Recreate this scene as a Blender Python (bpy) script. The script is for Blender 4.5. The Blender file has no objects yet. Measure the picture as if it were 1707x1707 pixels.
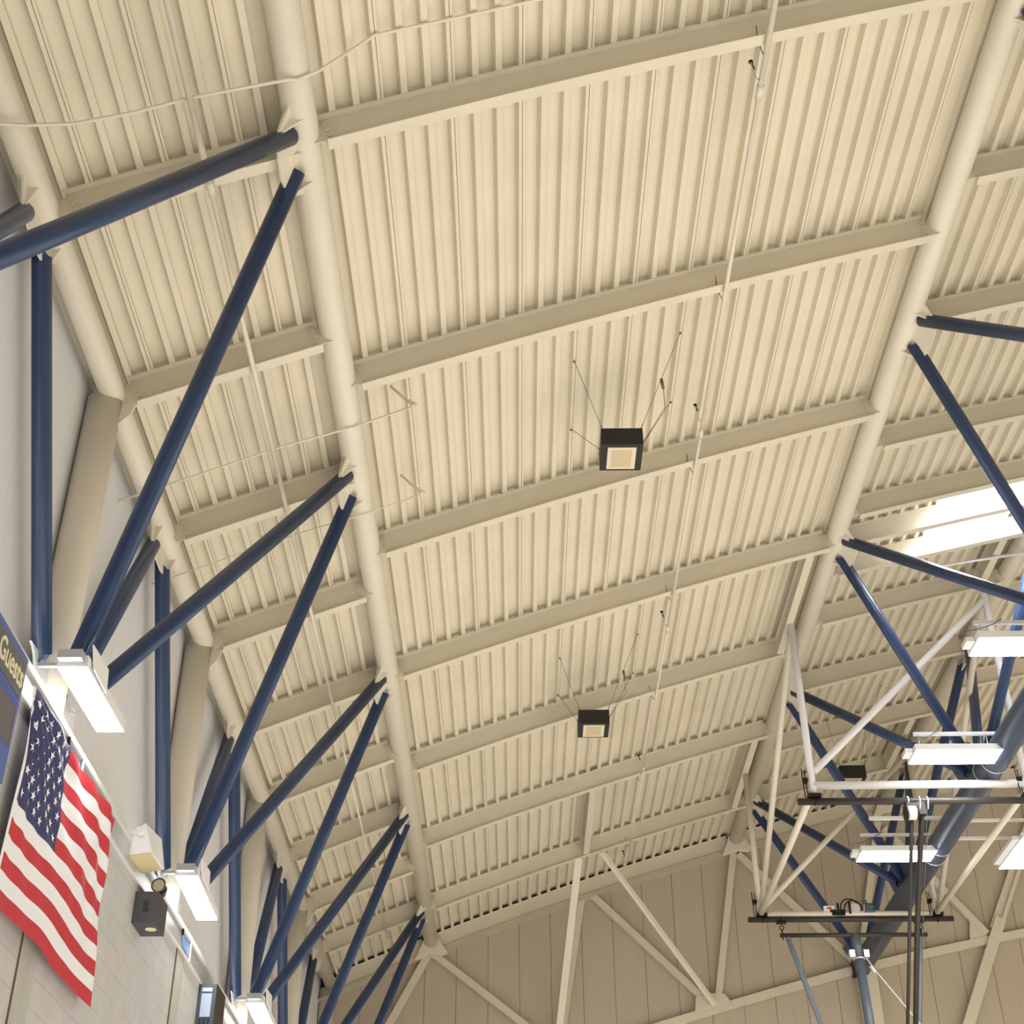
import bpy, bmesh, math, random
from mathutils import Vector, Matrix
random.seed(4)
C = bpy.context.scene.collection
sc = bpy.context.scene
H = 1.6                                  # eye height; all measured heights below are relative to it
F_PX, CX, CY = 2370.0, 853.5, 853.5      # focal length and centre for the 1707 x 1707 frame

# ------------------------------------------------------------------ camera
def cam_axes():
    dy = Vector((865.07-CX, 2490.8-CY, F_PX)).normalized()
    vzx = 834.0
    yz = (-(F_PX*F_PX)-(vzx-CX)*(865.07-CX))/(2490.8-CY)
    dz = Vector((vzx-CX, yz, F_PX)).normalized()
    dx = dy.cross(dz)
    if dx.x < 0: dx = -dx
    return dx, dy, dz
DX, DY, DZ = cam_axes()
cam_d = bpy.data.cameras.new('camera'); cam = bpy.data.objects.new('camera', cam_d); C.objects.link(cam)
cam_d.sensor_width = 36.0; cam_d.sensor_fit = 'HORIZONTAL'; cam_d.lens = F_PX/1707.0*36.0
cam_d.clip_end = 200
r_ = Vector((DX.x, DY.x, DZ.x)); u_ = -Vector((DX.y, DY.y, DZ.y)); b_ = -Vector((DX.z, DY.z, DZ.z))
cam.matrix_world = Matrix(((r_.x, u_.x, b_.x, 0), (r_.y, u_.y, b_.y, 0), (r_.z, u_.z, b_.z, H), (0, 0, 0, 1)))
sc.camera = cam

# ------------------------------------------------------------------ world, lights, exposure
w = bpy.data.worlds.new('world'); sc.world = w; w.use_nodes = True
w.node_tree.nodes['Background'].inputs[0].default_value = (.75, .86, 1, 1)
w.node_tree.nodes['Background'].inputs[1].default_value = 0.6
sc.view_settings.view_transform = 'Standard'; sc.view_settings.look = 'None'
sc.view_settings.exposure = 0.0; sc.view_settings.gamma = 1.0; sc.view_settings.use_curve_mapping = False
def area(name, loc, sx, sy, power, col=(1, .985, .96), rot=(0, 0, 0)):
    d = bpy.data.lights.new(name, 'AREA'); d.shape = 'RECTANGLE'; d.size = sx; d.size_y = sy
    d.energy = power; d.color = col
    o = bpy.data.objects.new(name, d); C.objects.link(o); o.location = (loc[0], loc[1], loc[2]+H); o.rotation_euler = rot
    return o
# one large fill light added in place of the hall's lamps, facing the floor
area('hall_fill_light', (9.8, 9, 2.0), 26, 30, 5900)

# ------------------------------------------------------------------ materials
def lin(r, g, b):
    f = lambda c: ((c/255)/12.92 if c/255 <= .04045 else (((c/255)+.055)/1.055)**2.4)
    return (f(r), f(g), f(b), 1)
def mat(name, rgb, rough=.5, metal=0, spec=.5, noise=0.0, nscale=3.0, bump=0.0, emit=None, es=0, stretch=None):
    m = bpy.data.materials.new(name); m.use_nodes = True; nt = m.node_tree; p = nt.nodes['Principled BSDF']
    p.inputs['Base Color'].default_value = lin(*rgb); p.inputs['Roughness'].default_value = rough
    p.inputs['Metallic'].default_value = metal; p.inputs['Specular IOR Level'].default_value = spec
    if emit:
        p.inputs['Emission Color'].default_value = emit; p.inputs['Emission Strength'].default_value = es
    if noise or bump:
        tc = nt.nodes.new('ShaderNodeTexCoord'); mp = nt.nodes.new('ShaderNodeMapping')
        if stretch: mp.inputs['Scale'].default_value = stretch
        n = nt.nodes.new('ShaderNodeTexNoise'); n.inputs['Scale'].default_value = nscale; n.inputs['Detail'].default_value = 6
        nt.links.new(tc.outputs['Object'], mp.inputs[0]); nt.links.new(mp.outputs[0], n.inputs['Vector'])
        if noise:
            hs = nt.nodes.new('ShaderNodeMapRange'); hs.inputs[1].default_value = .3; hs.inputs[2].default_value = .7
            hs.inputs[3].default_value = 1-noise; hs.inputs[4].default_value = 1+noise*.5
            mx = nt.nodes.new('ShaderNodeMix'); mx.data_type = 'RGBA'; mx.blend_type = 'MULTIPLY'; mx.inputs[0].default_value = 1
            mx.inputs[6].default_value = lin(*rgb)
            nt.links.new(n.outputs['Fac'], hs.inputs[0]); nt.links.new(hs.outputs[0], mx.inputs[7])
            nt.links.new(mx.outputs[2], p.inputs['Base Color'])
        if bump:
            b = nt.nodes.new('ShaderNodeBump'); b.inputs['Strength'].default_value = bump; b.inputs['Distance'].default_value = .01
            nt.links.new(n.outputs['Fac'], b.inputs['Height']); nt.links.new(b.outputs[0], p.inputs['Normal'])
    return m
CREAM = mat('cream_paint', (226, 218, 198), .55, noise=.05, nscale=1.3)
CREAMB = mat('cream_steel_paint', (222, 214, 195), .5, noise=.05, nscale=1.7)
CREAMP = mat('cream_pipe_paint', (229, 222, 207), .42, noise=.03, nscale=2)
SEAM = mat('deck_seam', (120, 105, 75), .8)
BLUE = mat('navy_paint', (54, 74, 114), .34, noise=.12, nscale=2.5)
BLUE2 = mat('slate_blue_paint', (58, 74, 100), .36, noise=.1, nscale=2.5)
WALLP = mat('wall_panel_paint', (234, 234, 238), .6, noise=.03, nscale=2, stretch=(1, 8, .4))
ENDP = mat('end_wall_panel', (194, 182, 163), .6, noise=.04, nscale=2, stretch=(8, 1, .4))
JOINT = mat('panel_joint', (118, 104, 84), .9)
WHITE = mat('white_paint', (240, 240, 244), .45)
ALU = mat('aluminium', (196, 200, 205), .38, metal=.6)
ALUL = mat('pale_flashing', (214, 216, 216), .4)
BLACK = mat('black_plastic', (24, 24, 26), .45)
BLACKM = mat('black_speaker_paint', (34, 33, 34), .6)
DARKSTEEL = mat('dark_steel', (62, 58, 56), .42, metal=.3)
HARDW = mat('black_hardware', (30, 26, 26), .5, metal=.4)
GREYSTEEL = mat('grey_blue_steel', (92, 104, 118), .4)
CHAR = mat('charcoal_box', (66, 66, 72), .5)
BEIGEG = mat('beige_grille', (214, 200, 158), .7)
SPKG = mat('cream_grille', (226, 216, 196), .6)
SPKG2 = mat('tan_grille', (206, 190, 158), .7)
GLASS = mat('lamp_lens', (230, 225, 200), .15)
WIRE = mat('steel_wire', (120, 110, 90), .5, metal=.5)
LAMPE = mat('lamp_diffuser', (255, 255, 255), .5, emit=(1, .98, .95, 1), es=40)
SKYE = mat('skylight_diffuser', (255, 255, 255), .5, emit=(.88, .94, 1, 1), es=60)
SBBLUE = mat('scoreboard_blue', (78, 100, 172), .4)
SBGREY = mat('scoreboard_grey', (98, 100, 102), .5)
SBDISP = mat('scoreboard_display', (104, 100, 104), .5, noise=.25, nscale=60)
SBLET = mat('cream_lettering', (232, 224, 190), .5)
LEDR = mat('red_led', (150, 70, 60), .5)
RED = mat('flag_red', (196, 42, 58), .55)
FWHITE = mat('flag_white', (240, 243, 250), .6)
FBLUE = mat('flag_blue', (48, 54, 104), .6)
TAPE = mat('pilaster_concrete', (184, 184, 178), .8, noise=.18, nscale=5, stretch=(1, 1, .25))
SKYB = mat('sky_blue_pane', (120, 165, 215), .15)
REDTAG = mat('red_tag_print', (200, 70, 60), .5)
WOOD = mat('maple_floor', (206, 200, 189), .6, noise=.08, nscale=3)
PLAIN = mat('plain_wall', (214, 210, 202), .8)
BACKW = mat('dark_back_wall', (214, 210, 204), .8)
VOID = mat('cavity_shade_paint', (14, 12, 10), 1)  # near-black colour stands in for the shade inside the end cavity

def block_mat():
    m = bpy.data.materials.new('painted_block'); m.use_nodes = True; nt = m.node_tree; p = nt.nodes['Principled BSDF']
    p.inputs['Roughness'].default_value = .75
    tc = nt.nodes.new('ShaderNodeTexCoord'); sp = nt.nodes.new('ShaderNodeSeparateXYZ'); cb = nt.nodes.new('ShaderNodeCombineXYZ')
    az = nt.nodes.new('ShaderNodeMath'); az.operation = 'ADD'; az.inputs[1].default_value = -(3.83+H) + .2032*40
    ay = nt.nodes.new('ShaderNodeMath'); ay.operation = 'ADD'; ay.inputs[1].default_value = -11.75 + .4064*40
    nt.links.new(tc.outputs['Object'], sp.inputs[0]); nt.links.new(sp.outputs['Y'], ay.inputs[0]); nt.links.new(sp.outputs['Z'], az.inputs[0])
    nt.links.new(ay.outputs[0], cb.inputs[0]); nt.links.new(az.outputs[0], cb.inputs[1])
    br = nt.nodes.new('ShaderNodeTexBrick'); br.offset = .5; br.inputs['Scale'].default_value = 1
    br.inputs['Color1'].default_value = lin(192, 193, 196); br.inputs['Color2'].default_value = lin(196, 194, 194)
    br.inputs['Mortar'].default_value = lin(174, 172, 171); br.inputs['Mortar Size'].default_value = .004
    br.inputs['Mortar Smooth'].default_value = .3
    br.inputs['Brick Width'].default_value = .4064; br.inputs['Row Height'].default_value = .2032
    nt.links.new(cb.outputs[0], br.inputs['Vector'])
    n = nt.nodes.new('ShaderNodeTexNoise'); n.inputs['Scale'].default_value = 4; n.inputs['Detail'].default_value = 8
    nt.links.new(tc.outputs['Object'], n.inputs['Vector'])
    mr = nt.nodes.new('ShaderNodeMapRange'); mr.inputs[1].default_value = .3; mr.inputs[2].default_value = .7; mr.inputs[3].default_value = .93; mr.inputs[4].default_value = 1.03
    nt.links.new(n.outputs['Fac'], mr.inputs[0])
    mx = nt.nodes.new('ShaderNodeMix'); mx.data_type = 'RGBA'; mx.blend_type = 'MULTIPLY'; mx.inputs[0].default_value = 1
    nt.links.new(br.outputs['Color'], mx.inputs[6]); nt.links.new(mr.outputs[0], mx.inputs[7]); nt.links.new(mx.outputs[2], p.inputs['Base Color'])
    b = nt.nodes.new('ShaderNodeBump'); b.inputs['Strength'].default_value = .35; b.inputs['Distance'].default_value = .004; b.invert = True
    nt.links.new(br.outputs['Fac'], b.inputs['Height']); nt.links.new(b.outputs[0], p.inputs['Normal'])
    return m
BLOCK = block_mat()

# ------------------------------------------------------------------ mesh builder
V = Vector
class MB:
    def __init__(s): s.v = []; s.f = []; s.sm = []; s.mi = []; s.mats = []
    def m(s, mt):
        if mt is None: return 0
        if mt not in s.mats: s.mats.append(mt)
        return s.mats.index(mt)
    def add(s, vs, fs, smooth=False, mt=None):
        o = len(s.v); s.v += [tuple(x) for x in vs]; k = s.m(mt)
        for f in fs: s.f.append([i+o for i in f]); s.sm.append(smooth); s.mi.append(k)
        return s
    def box(s, x0, x1, y0, y1, z0, z1, mt=None):
        return s.add([(x, y, z) for z in (z0, z1) for y in (y0, y1) for x in (x0, x1)],
              [(0, 2, 3, 1), (4, 5, 7, 6), (0, 1, 5, 4), (2, 6, 7, 3), (0, 4, 6, 2), (1, 3, 7, 5)], mt=mt)
    def obox(s, c, ax, ay, az, mt=None):          # oriented box, half-axes
        c, ax, ay, az = V(c), V(ax), V(ay), V(az)
        vs = [c+ax*i+ay*j+az*k for k in (-1, 1) for j in (-1, 1) for i in (-1, 1)]
        return s.add(vs, [(0, 2, 3, 1), (4, 5, 7, 6), (0, 1, 5, 4), (2, 6, 7, 3), (0, 4, 6, 2), (1, 3, 7, 5)], mt=mt)
    def bar(s, a, b, wd, ht, up=(0, 0, 1), mt=None):   # rectangular bar
        a, b = V(a), V(b); d = (b-a).normalized(); x = d.cross(V(up)).normalized(); y = x.cross(d)
        return s.obox((a+b)/2, (b-a)/2, x*wd/2, y*ht/2, mt)
    def tube(s, pts, r, n=16, cap=True, mt=None, side=None, cut=0):
        pts = [V(p) for p in pts]; rs = r if isinstance(r, (list, tuple)) else [r]*len(pts)
        d0 = (pts[1]-pts[0]).normalized()
        ref = V((0, 0, 1)) if abs(d0.z) < .9 else V((1, 0, 0))
        x = d0.cross(ref).normalized(); rings = []
        for i, p in enumerate(pts):
            if i == 0: d = d0
            elif i == len(pts)-1: d = (pts[i]-pts[i-1]).normalized()
            else: d = ((pts[i]-pts[i-1]).normalized()+(pts[i+1]-pts[i]).normalized()).normalized()
            x = (x-d*x.dot(d)).normalized(); y = d.cross(x)
            ring = []
            for k in range(n):
                a = 2*math.pi*k/n; o = x*math.cos(a)+y*math.sin(a); q = p+o*rs[i]
                if side is not None and cut and i in (0, len(pts)-1) and o.dot(V(side)) > 0.02:
                    q = q + d*(cut if i == 0 else -cut)
                ring.append(q)
            rings.append(ring)
        vs = [q for rg in rings for q in rg]; fs = []
        for i in range(len(pts)-1):
            for k in range(n):
                a, b = i*n+k, i*n+(k+1) % n
                fs.append((a, b, b+n, a+n))
        s.add(vs, fs, True, mt)
        if cap: s.add(rings[0], [tuple(range(n))[::-1]], False, mt); s.add(rings[-1], [tuple(range(n))], False, mt)
        return s
    def prism(s, poly, d, mt=None):               # polygon (3-D points) extruded by vector d
        n = len(poly); d = V(d); a = [V(p) for p in poly]
        return s.add(a+[p+d for p in a], [tuple(range(n))[::-1], tuple(range(n, 2*n))]+[(i, (i+1) % n, n+(i+1) % n, n+i) for i in range(n)], mt=mt)
    def sphere(s, c, r, n=14, mt=None, sc=(1, 1, 1)):
        c = V(c); vs = []; fs = []
        for i in range(n//2+1):
            t = math.pi*i/(n//2)
            for k in range(n):
                a = 2*math.pi*k/n; vs.append(c+V((math.sin(t)*math.cos(a)*sc[0], math.sin(t)*math.sin(a)*sc[1], math.cos(t)*sc[2]))*r)
        for i in range(n//2):
            for k in range(n): fs.append((i*n+k, (i+1)*n+k, (i+1)*n+(k+1) % n, i*n+(k+1) % n))
        return s.add(vs, fs, True, mt)
    def ring(s, c, axis, R, r, n=20, mt=None):
        c, ax = V(c), V(axis).normalized(); ref = V((0, 0, 1)) if abs(ax.z) < .9 else V((1, 0, 0))
        x = ax.cross(ref).normalized(); y = ax.cross(x); vs = []; fs = []; q = 6
        for k in range(n):
            a = 2*math.pi*k/n; o = x*math.cos(a)+y*math.sin(a)
            for j in range(q):
                b = 2*math.pi*j/q; vs.append(c+o*(R+r*math.cos(b))+ax*r*math.sin(b))
        for k in range(n):
            for j in range(q): fs.append((k*q+j, ((k+1) % n)*q+j, ((k+1) % n)*q+(j+1) % q, k*q+(j+1) % q))
        return s.add(vs, fs, True, mt)
    def build(s, name, mt=None, parent=None, org=None):
        # org: world-relative origin; children take their parent's origin
        o0 = V(parent['_o']) if parent is not None else (V(org) if org is not None else V((0, 0, 0)))
        me = bpy.data.meshes.new(name)
        me.from_pydata([(V(v)-o0) for v in s.v] if (parent is not None or org is not None) else [V(v)+V((0, 0, H)) for v in s.v], [], s.f)
        if not s.mats: me.materials.append(mt)
        else:
            if mt is not None and mt not in s.mats: pass
            for q in s.mats: me.materials.append(q)
        for i, p in enumerate(me.polygons): p.use_smooth = s.sm[i]; p.material_index = s.mi[i] if s.mats else 0
        me.update()
        bm = bmesh.new(); bm.from_mesh(me); bmesh.ops.remove_doubles(bm, verts=bm.verts, dist=1e-5); bmesh.ops.recalc_face_normals(bm, faces=bm.faces); bm.to_mesh(me); bm.free()
        o = bpy.data.objects.new(name, me); C.objects.link(o)
        if parent is not None:
            o.parent = parent; o['_o'] = list(o0)
        elif org is not None:
            o.location = o0+V((0, 0, H)); o['_o'] = list(o0)
        else: o['_o'] = [0, 0, -H]
        return o
def tag(o, label=None, cat=None, group=None, kind=None):
    if label: o['label'] = label
    if cat: o['category'] = cat
    if group: o['group'] = group
    if kind: o['kind'] = kind
    return o
def struct(o): o['kind'] = 'structure'; return o
def thing(name, org, label, cat, group=None):
    e = bpy.data.objects.new(name, None); C.objects.link(e); e.location = V(org)+V((0, 0, H)); e.empty_display_size = .1
    e['_o'] = list(org); return tag(e, label, cat, group)
def copy_tree(o, loc=None, label=None):
    c = o.copy(); C.objects.link(c)
    if loc is not None:
        c.location = V(loc)+V((0, 0, H)); c['_o'] = list(loc)
    if label: c['label'] = label
    for ch in list(o.children):
        d = ch.copy(); C.objects.link(d); d.parent = c
        for g in ch.children:
            e = g.copy(); C.objects.link(e); e.parent = d
    return c
ORD = ['first', 'second', 'third', 'fourth', 'fifth', 'sixth', 'seventh', 'eighth', 'ninth', 'tenth', 'eleventh', 'twelfth', 'thirteenth', 'fourteenth']

# ------------------------------------------------------------------ roof curve (a shallow barrel vault)
RR, CCX, CCZ = 67.0, 22.761, -53.494
def A(x, off=0.0): return CCZ+math.sqrt((RR+off)**2-(x-CCX)**2)
def arc(x, s): # x reached after arc length s along the curve
    t = math.asin((x-CCX)/RR)+s/RR; return CCX+RR*math.sin(t)
def P(x, off=0.0):            # point at the angular position of x, off along the normal -> (x, z)
    t = math.asin((x-CCX)/RR); return (CCX+(RR+off)*math.sin(t), CCZ+(RR+off)*math.cos(t))
X1, X2, X3, X4, X5 = -3.58, -1.651, 4.503, 7.685, 13.9
TOP = .135                    # top of chord pipes and beams above the chord axis curve
YW = 27.95                    # face of the far wall
CH = {k: (x, A(x)) for k, x in (('1', X1), ('2', X2), ('3', X3), ('4', X4), ('5', X5))}
NODE = [7.65+4.5*k for k in range(-1, 5)]
BOT = [9.9+4.5*k for k in range(-2, 5)]

# ================================================================== structure
# ---- roof deck with 3 in ribs, narrow flats hanging down
SKY = [(6.03, 7.33, 15.93, 16.53), (6.03, 7.33, 16.67, 17.33)]
def deck(name, xa, xb, joint, step, y0, y1, hole=None):
    ribs = []; k = -60
    while k < 61:
        x = arc(joint, k*step)
        if xa+.05 < x < xb-.05: ribs.append((x, k % 3 == 0))
        k += 1
    prof = [P(xa, TOP), P(xa+.10, TOP), P(xa+.108, TOP+.076)]; seams = []
    ribs = [q for q in ribs if xa+.16 < q[0] < xb-.16]
    for x, j in ribs:
        for ds, off in ((-.038, .076), (-.027, 0), (.027, 0), (.038, .076)):
            prof.append(P(arc(x, ds), TOP+off))
        if j: seams.append(x)
    prof += [P(xb-.108, TOP+.076), P(xb-.10, TOP), P(xb, TOP)]
    m = MB()
    def strip(p, ya, yb):
        n = len(p); m.add([(a, ya, b) for a, b in p]+[(a, yb, b) for a, b in p], [(i, i+1, n+i+1, n+i) for i in range(n-1)], mt=CREAM)
    def side(a, b): return [q for q in prof if a-1e-6 <= q[0] <= b+1e-6]
    if hole:
        ys = [y0]
        for h in hole: ys += [h[2], h[3]]
        ys.append(y1)
        for i in range(len(ys)-1):
            if i % 2 == 0: strip(prof, ys[i], ys[i+1])
            else: strip(side(-99, hole[0][0]), ys[i], ys[i+1]); strip(side(hole[0][1], 99), ys[i], ys[i+1])
    else: strip(prof, y0, y1)
    for x in seams:
        a = P(arc(x, .002), TOP-.0015); b = P(arc(x, .0065), TOP-.0015)
        if hole and hole[0][0] < x < hole[0][1]: continue
        m.add([(a[0], y0, a[1]), (b[0], y0, b[1]), (b[0], y1, b[1]), (a[0], y1, a[1])], [(0, 1, 2, 3)], mt=SEAM)
        a = P(arc(x, -.030), TOP-.004); b = P(arc(x, -.002), TOP-.004)      # lapped lip of the next sheet
        m.add([(a[0], y0, a[1]), (b[0], y0, b[1]), (b[0], y1, b[1]), (a[0], y1, a[1])], [(0, 1, 2, 3)], mt=CREAM)
    return struct(m.build(name))
deck('ceiling', -3.86, X2, -2.658, .2015, -8, 27.83)
deck('ceiling', X2, X3, -.999, .2032, -8, 27.83)
deck('ceiling', X3, X4, 5.926, .2032, -8, 27.83, SKY)
deck('ceiling', X4, X5, 8.02, .2032, -8, 27.83)
m = MB(); n = 24
pr = [P(X5+(30-X5)*i/n, TOP+.05) for i in range(n+1)]
m.add([(a, -8, b) for a, b in pr]+[(a, 27.83, b) for a, b in pr], [(i, i+1, n+2+i, n+1+i) for i in range(n)]); struct(m.build('ceiling', CREAM))
# closing plate behind the end beams (painted near black as shade above the wall panels)
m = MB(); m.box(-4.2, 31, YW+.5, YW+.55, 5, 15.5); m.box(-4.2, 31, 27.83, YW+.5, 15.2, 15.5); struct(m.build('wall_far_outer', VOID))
# ---- far wall: vertical metal panels with joints
m = MB(); n = 40; xs = [-3.9+(30+3.9)*i/n for i in range(n+1)]
top = [(x, A(x, TOP-.30)) for x in xs]
m.add([(x, YW, -H) for x in xs]+[(x, YW, z) for x, z in top], [(i, i+1, n+2+i, n+1+i) for i in range(n)], mt=ENDP)
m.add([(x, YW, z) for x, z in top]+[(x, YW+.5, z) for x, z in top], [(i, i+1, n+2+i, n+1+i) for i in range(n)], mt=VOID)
k = -12
while k < 60:
    x = 1.31+k*.617; k += 1
    if -3.7 < x < 14: m.box(x-.004, x+.004, YW-.004, YW+.01, -H, A(x, TOP-.31), mt=JOINT)
struct(m.build('wall_far'))
m = MB()
for x0, x1 in zip([-3.8+.5*i for i in range(36)], [-3.8+.5*(i+1) for i in range(36)]):
    m.prism([(x0, YW-.24, A(x0, TOP-.315)), (x1, YW-.24, A(x1, TOP-.315)), (x1, YW-.24, A(x1, TOP-.345)), (x0, YW-.24, A(x0, TOP-.345))], (0, .25, 0))
struct(m.build('trim_1', ENDP))
# ---- left wall: metal panel above, painted block below
XB, ZL, XP = -3.40, 4.79, -3.80
m = MB(); m.box(XP-.06, XP, -8, YW, ZL-.4, A(XP, TOP+.08), mt=WALLP)
struct(m.build('wall_left_upper'))
m = MB(); m.box(XP-.2, XB, -8, YW, -H, ZL-.02); struct(m.build('wall_left', BLOCK))
for Yp in BOT:
    m = MB(); m.box(XB-.05, XB+.012, Yp-.19, Yp+.16, -H, ZL-.27, mt=TAPE); m.box(XB-.02, XB+.0125, Yp-.197, Yp-.187, -H, ZL-.27, mt=JOINT); struct(m.build('trim_2'))
# flashing along the top of the block wall with a narrow strip of panes
m = MB()
m.box(XP, XB+.03, -8, YW, ZL-.022, ZL+.004, mt=ALUL)
m.box(XB, XB+.035, -8, YW, ZL-.055, ZL-.02, mt=ALUL)
m.box(XB, XB+.016, -8, YW, ZL-.25, ZL-.055, mt=ALU)
m.box(XB, XB+.026, -8, YW, ZL-.265, ZL-.245, mt=ALUL)
struct(m.build('trim_3'))
for i, Yp in enumerate([9.82, 14.26, 18.7]):
    m = MB(); m.add([(XB+.02, Yp, ZL-.07), (XB+.02, Yp+.42, ZL-.07), (XB+.02, Yp+.42, ZL-.2), (XB+.02, Yp+.1, ZL-.2)], [(0, 1, 2, 3)], mt=SKYB)
    m.bar((XB+.03, Yp+.42, ZL-.05), (XB+.03, Yp+.44, ZL-.25), .01, .03, (0, 1, 0), mt=WHITE)
    m.bar((XB+.03, Yp, ZL-.05), (XB+.03, Yp+.02, ZL-.11), .02, .02, (0, 1, 0), mt=HARDW)
    struct(m.build('window_%d' % (i+1)))
# floor and the two walls behind and to the right of the view
m = MB(); m.box(-4, 31, -9, YW+.6, -H-.1, -H); struct(m.build('floor', WOOD))
m = MB(); m.box(30, 30.1, -8, YW, -H, 13.2); struct(m.build('wall_right', PLAIN))
m = MB(); m.box(-4, 31, -8.1, -8, -H, 13.8); struct(m.build('wall_back', BACKW))
# skylight wells
for i, (xa, xb, ya, yb) in enumerate(SKY):
    m = MB(); h = .55
    def q(x, y, o): a = P(x, o); return (a[0], y, a[1])
    for (x_a, y_a), (x_b, y_b) in (((xa, ya), (xb, ya)), ((xb, ya), (xb, yb)), ((xb, yb), (xa, yb)), ((xa, yb), (xa, ya))):
        m.add([q(x_a, y_a, TOP), q(x_b, y_b, TOP), q(x_b, y_b, TOP+h), q(x_a, y_a, TOP+h)], [(0, 1, 2, 3)], mt=WHITE)
    m.add([q(xa, ya, TOP+h), q(xb, ya, TOP+h), q(xb, yb, TOP+h), q(xa, yb, TOP+h)], [(0, 1, 2, 3)], mt=SKYE)
    struct(m.build('window_%d' % (i+4)))

# ================================================================== chord pipes
PL = {'1': ('1', .112, 'cream roof chord pipe running along the top of the left wall'),
      '2': ('2', .1335, 'cream roof chord pipe left of the wide middle bay, carrying the navy tubes'),
      '3': ('3', .1335, 'cream roof chord pipe right of the wide middle bay, before the skylight bay'),
      '4': ('4', .1335, 'cream roof chord pipe on the far side of the skylight'),
      '5': ('5', .1335, 'cream roof chord pipe beyond the skylight, farthest right')}
for k, (n_, r, lab) in PL.items():
    x, z = CH[k]
    if k == '1': z = z+.02
    m = MB(); m.tube([(0, 0, 0), (0, 14, 0), (0, YW-.22-3+3, 0)], r, 28)
    o = m.build('chord_pipe', CREAMP, org=(0, 0, 0)); o.location = (x, 0, z+H); tag(o, lab, 'pipe', 'roof chord pipes')
    o['_o'] = [x, 0, z]

# ================================================================== roof beams (I sections bent to the vault)
BD, BF, TF, TW = .31, .108, .011, .009
def beam_mesh(xa, xb, n=12):
    m = MB(); rings = []
    sec = [(-BF/2, 0), (BF/2, 0), (BF/2, -TF), (TW/2, -TF), (TW/2, -BD+TF), (BF/2, -BD+TF), (BF/2, -BD), (-BF/2, -BD), (-BF/2, -BD+TF), (-TW/2, -BD+TF), (-TW/2, -TF), (-BF/2, -TF)]
    q = len(sec); vs = []; fs = []
    for i in range(n+1):
        x = xa+(xb-xa)*i/n
        for y, o in sec:
            a = P(x, TOP+o); vs.append((a[0], y, a[1]))
    for i in range(n):
        for k in range(q): fs.append((i*q+k, i*q+(k+1) % q, (i+1)*q+(k+1) % q, (i+1)*q+k))
    fs += [tuple(range(q)), tuple(range(n*q, (n+1)*q))[::-1]]
    m.add(vs, fs); return m
def end_plate(x, sgn):
    m = MB(); a = P(x-.09*sgn, TOP-.05); b = P(x+.075*sgn, TOP-.05); c = P(x+.075*sgn, TOP-.27); d = P(x-.09*sgn, TOP-.27)
    m.prism([(p[0], -TW/2-.008, p[1]) for p in (a, b, c, d)], (0, .008, 0))
    for k in range(3):
        p = P(x+.035*sgn, TOP-.09-.07*k); m.tube([(p[0], -TW/2-.028, p[1]), (p[0], -TW/2-.006, p[1])], .017, 8)
    return m
def beams(xa, xb, ys, lab, group):
    root = None
    for i, y in enumerate(ys):
        lb = lab % ORD[len(ys)-1-i]
        if root is None:
            root = beam_mesh(xa, xb).build('roof_beam', CREAMB, org=(0, 0, 0)); root['_o'] = [0, 0, 0]
            end_plate(xa, 1).build('end_plate', CREAMB, root); end_plate(xb, -1).build('end_plate', CREAMB, root)
            tag(root, lb, 'beam', group); root.location = (0, y, H); first = root
        else:
            c = copy_tree(root, (0, y, 0), lb)
OFF = .06
LEFTB = [7.66+2.235*k for k in range(9)]+[27.74]
MIDB = [7.60, 10.60, 13.59, 16.55, 19.47, 22.46, 25.51, 27.74]
SKB = [7.7, 9.89, 12.03, 14.34, 15.86, 16.60, 17.40, 18.80, 20.99, 23.27, 25.5, 27.74]
RGB_ = [13.59, 16.55, 19.47, 22.46, 25.51, 27.74]
beams(X1+.17, X2-.145, LEFTB, 'short cream roof beam between the two left chord pipes, %s from the far wall', 'short beams of the left bay')
beams(X2+.145, X3-.145, MIDB, 'long cream roof beam across the wide middle bay, %s from the far wall', 'long beams of the middle bay')
beams(X3+.145, X4-.145, SKB, 'cream roof beam in the skylight bay right of the middle, %s from the far wall', 'beams of the skylight bay')
beams(X4+.145, X5-.145, RGB_, 'cream roof beam beyond the skylight bay, %s from the far wall', 'beams beyond the skylight bay')
# longitudinal trimmer beams hung between the cross beams
def trimmer(x, ya, yb, lab):
    m = MB(); z1 = P(x, TOP)[1]-.01; z0 = z1-BD+.02
    s = [(-BF/2, z1), (BF/2, z1), (BF/2, z1-TF), (TW/2, z1-TF), (TW/2, z0+TF), (BF/2, z0+TF), (BF/2, z0), (-BF/2, z0), (-BF/2, z0+TF), (-TW/2, z0+TF), (-TW/2, z1-TF), (-BF/2, z1-TF)]
    m.prism([(x+a, ya, b) for a, b in s], (0, yb-ya, 0)); tag(m.build('trimmer_beam', CREAMB, org=(x, ya, z0)), lab, 'beam', 'lengthwise trimmer beams')
trimmer(4.13, 16.62, 19.40, 'short lengthwise trimmer beam holding the nearer left hoop frame leg')
trimmer(4.17, 22.53, 25.45, 'short lengthwise trimmer beam holding the farther left hoop frame leg')
trimmer(1.33, 22.53, 25.45, 'short lengthwise trimmer beam in the middle of the wide bay near the far wall')
trimmer(7.22, 17.47, 18.73, 'short lengthwise trimmer beam beside the skylight at the right hoop frame leg')
trimmer(7.22, 23.34, 25.43, 'short lengthwise trimmer beam by the farther right hoop frame leg')

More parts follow.
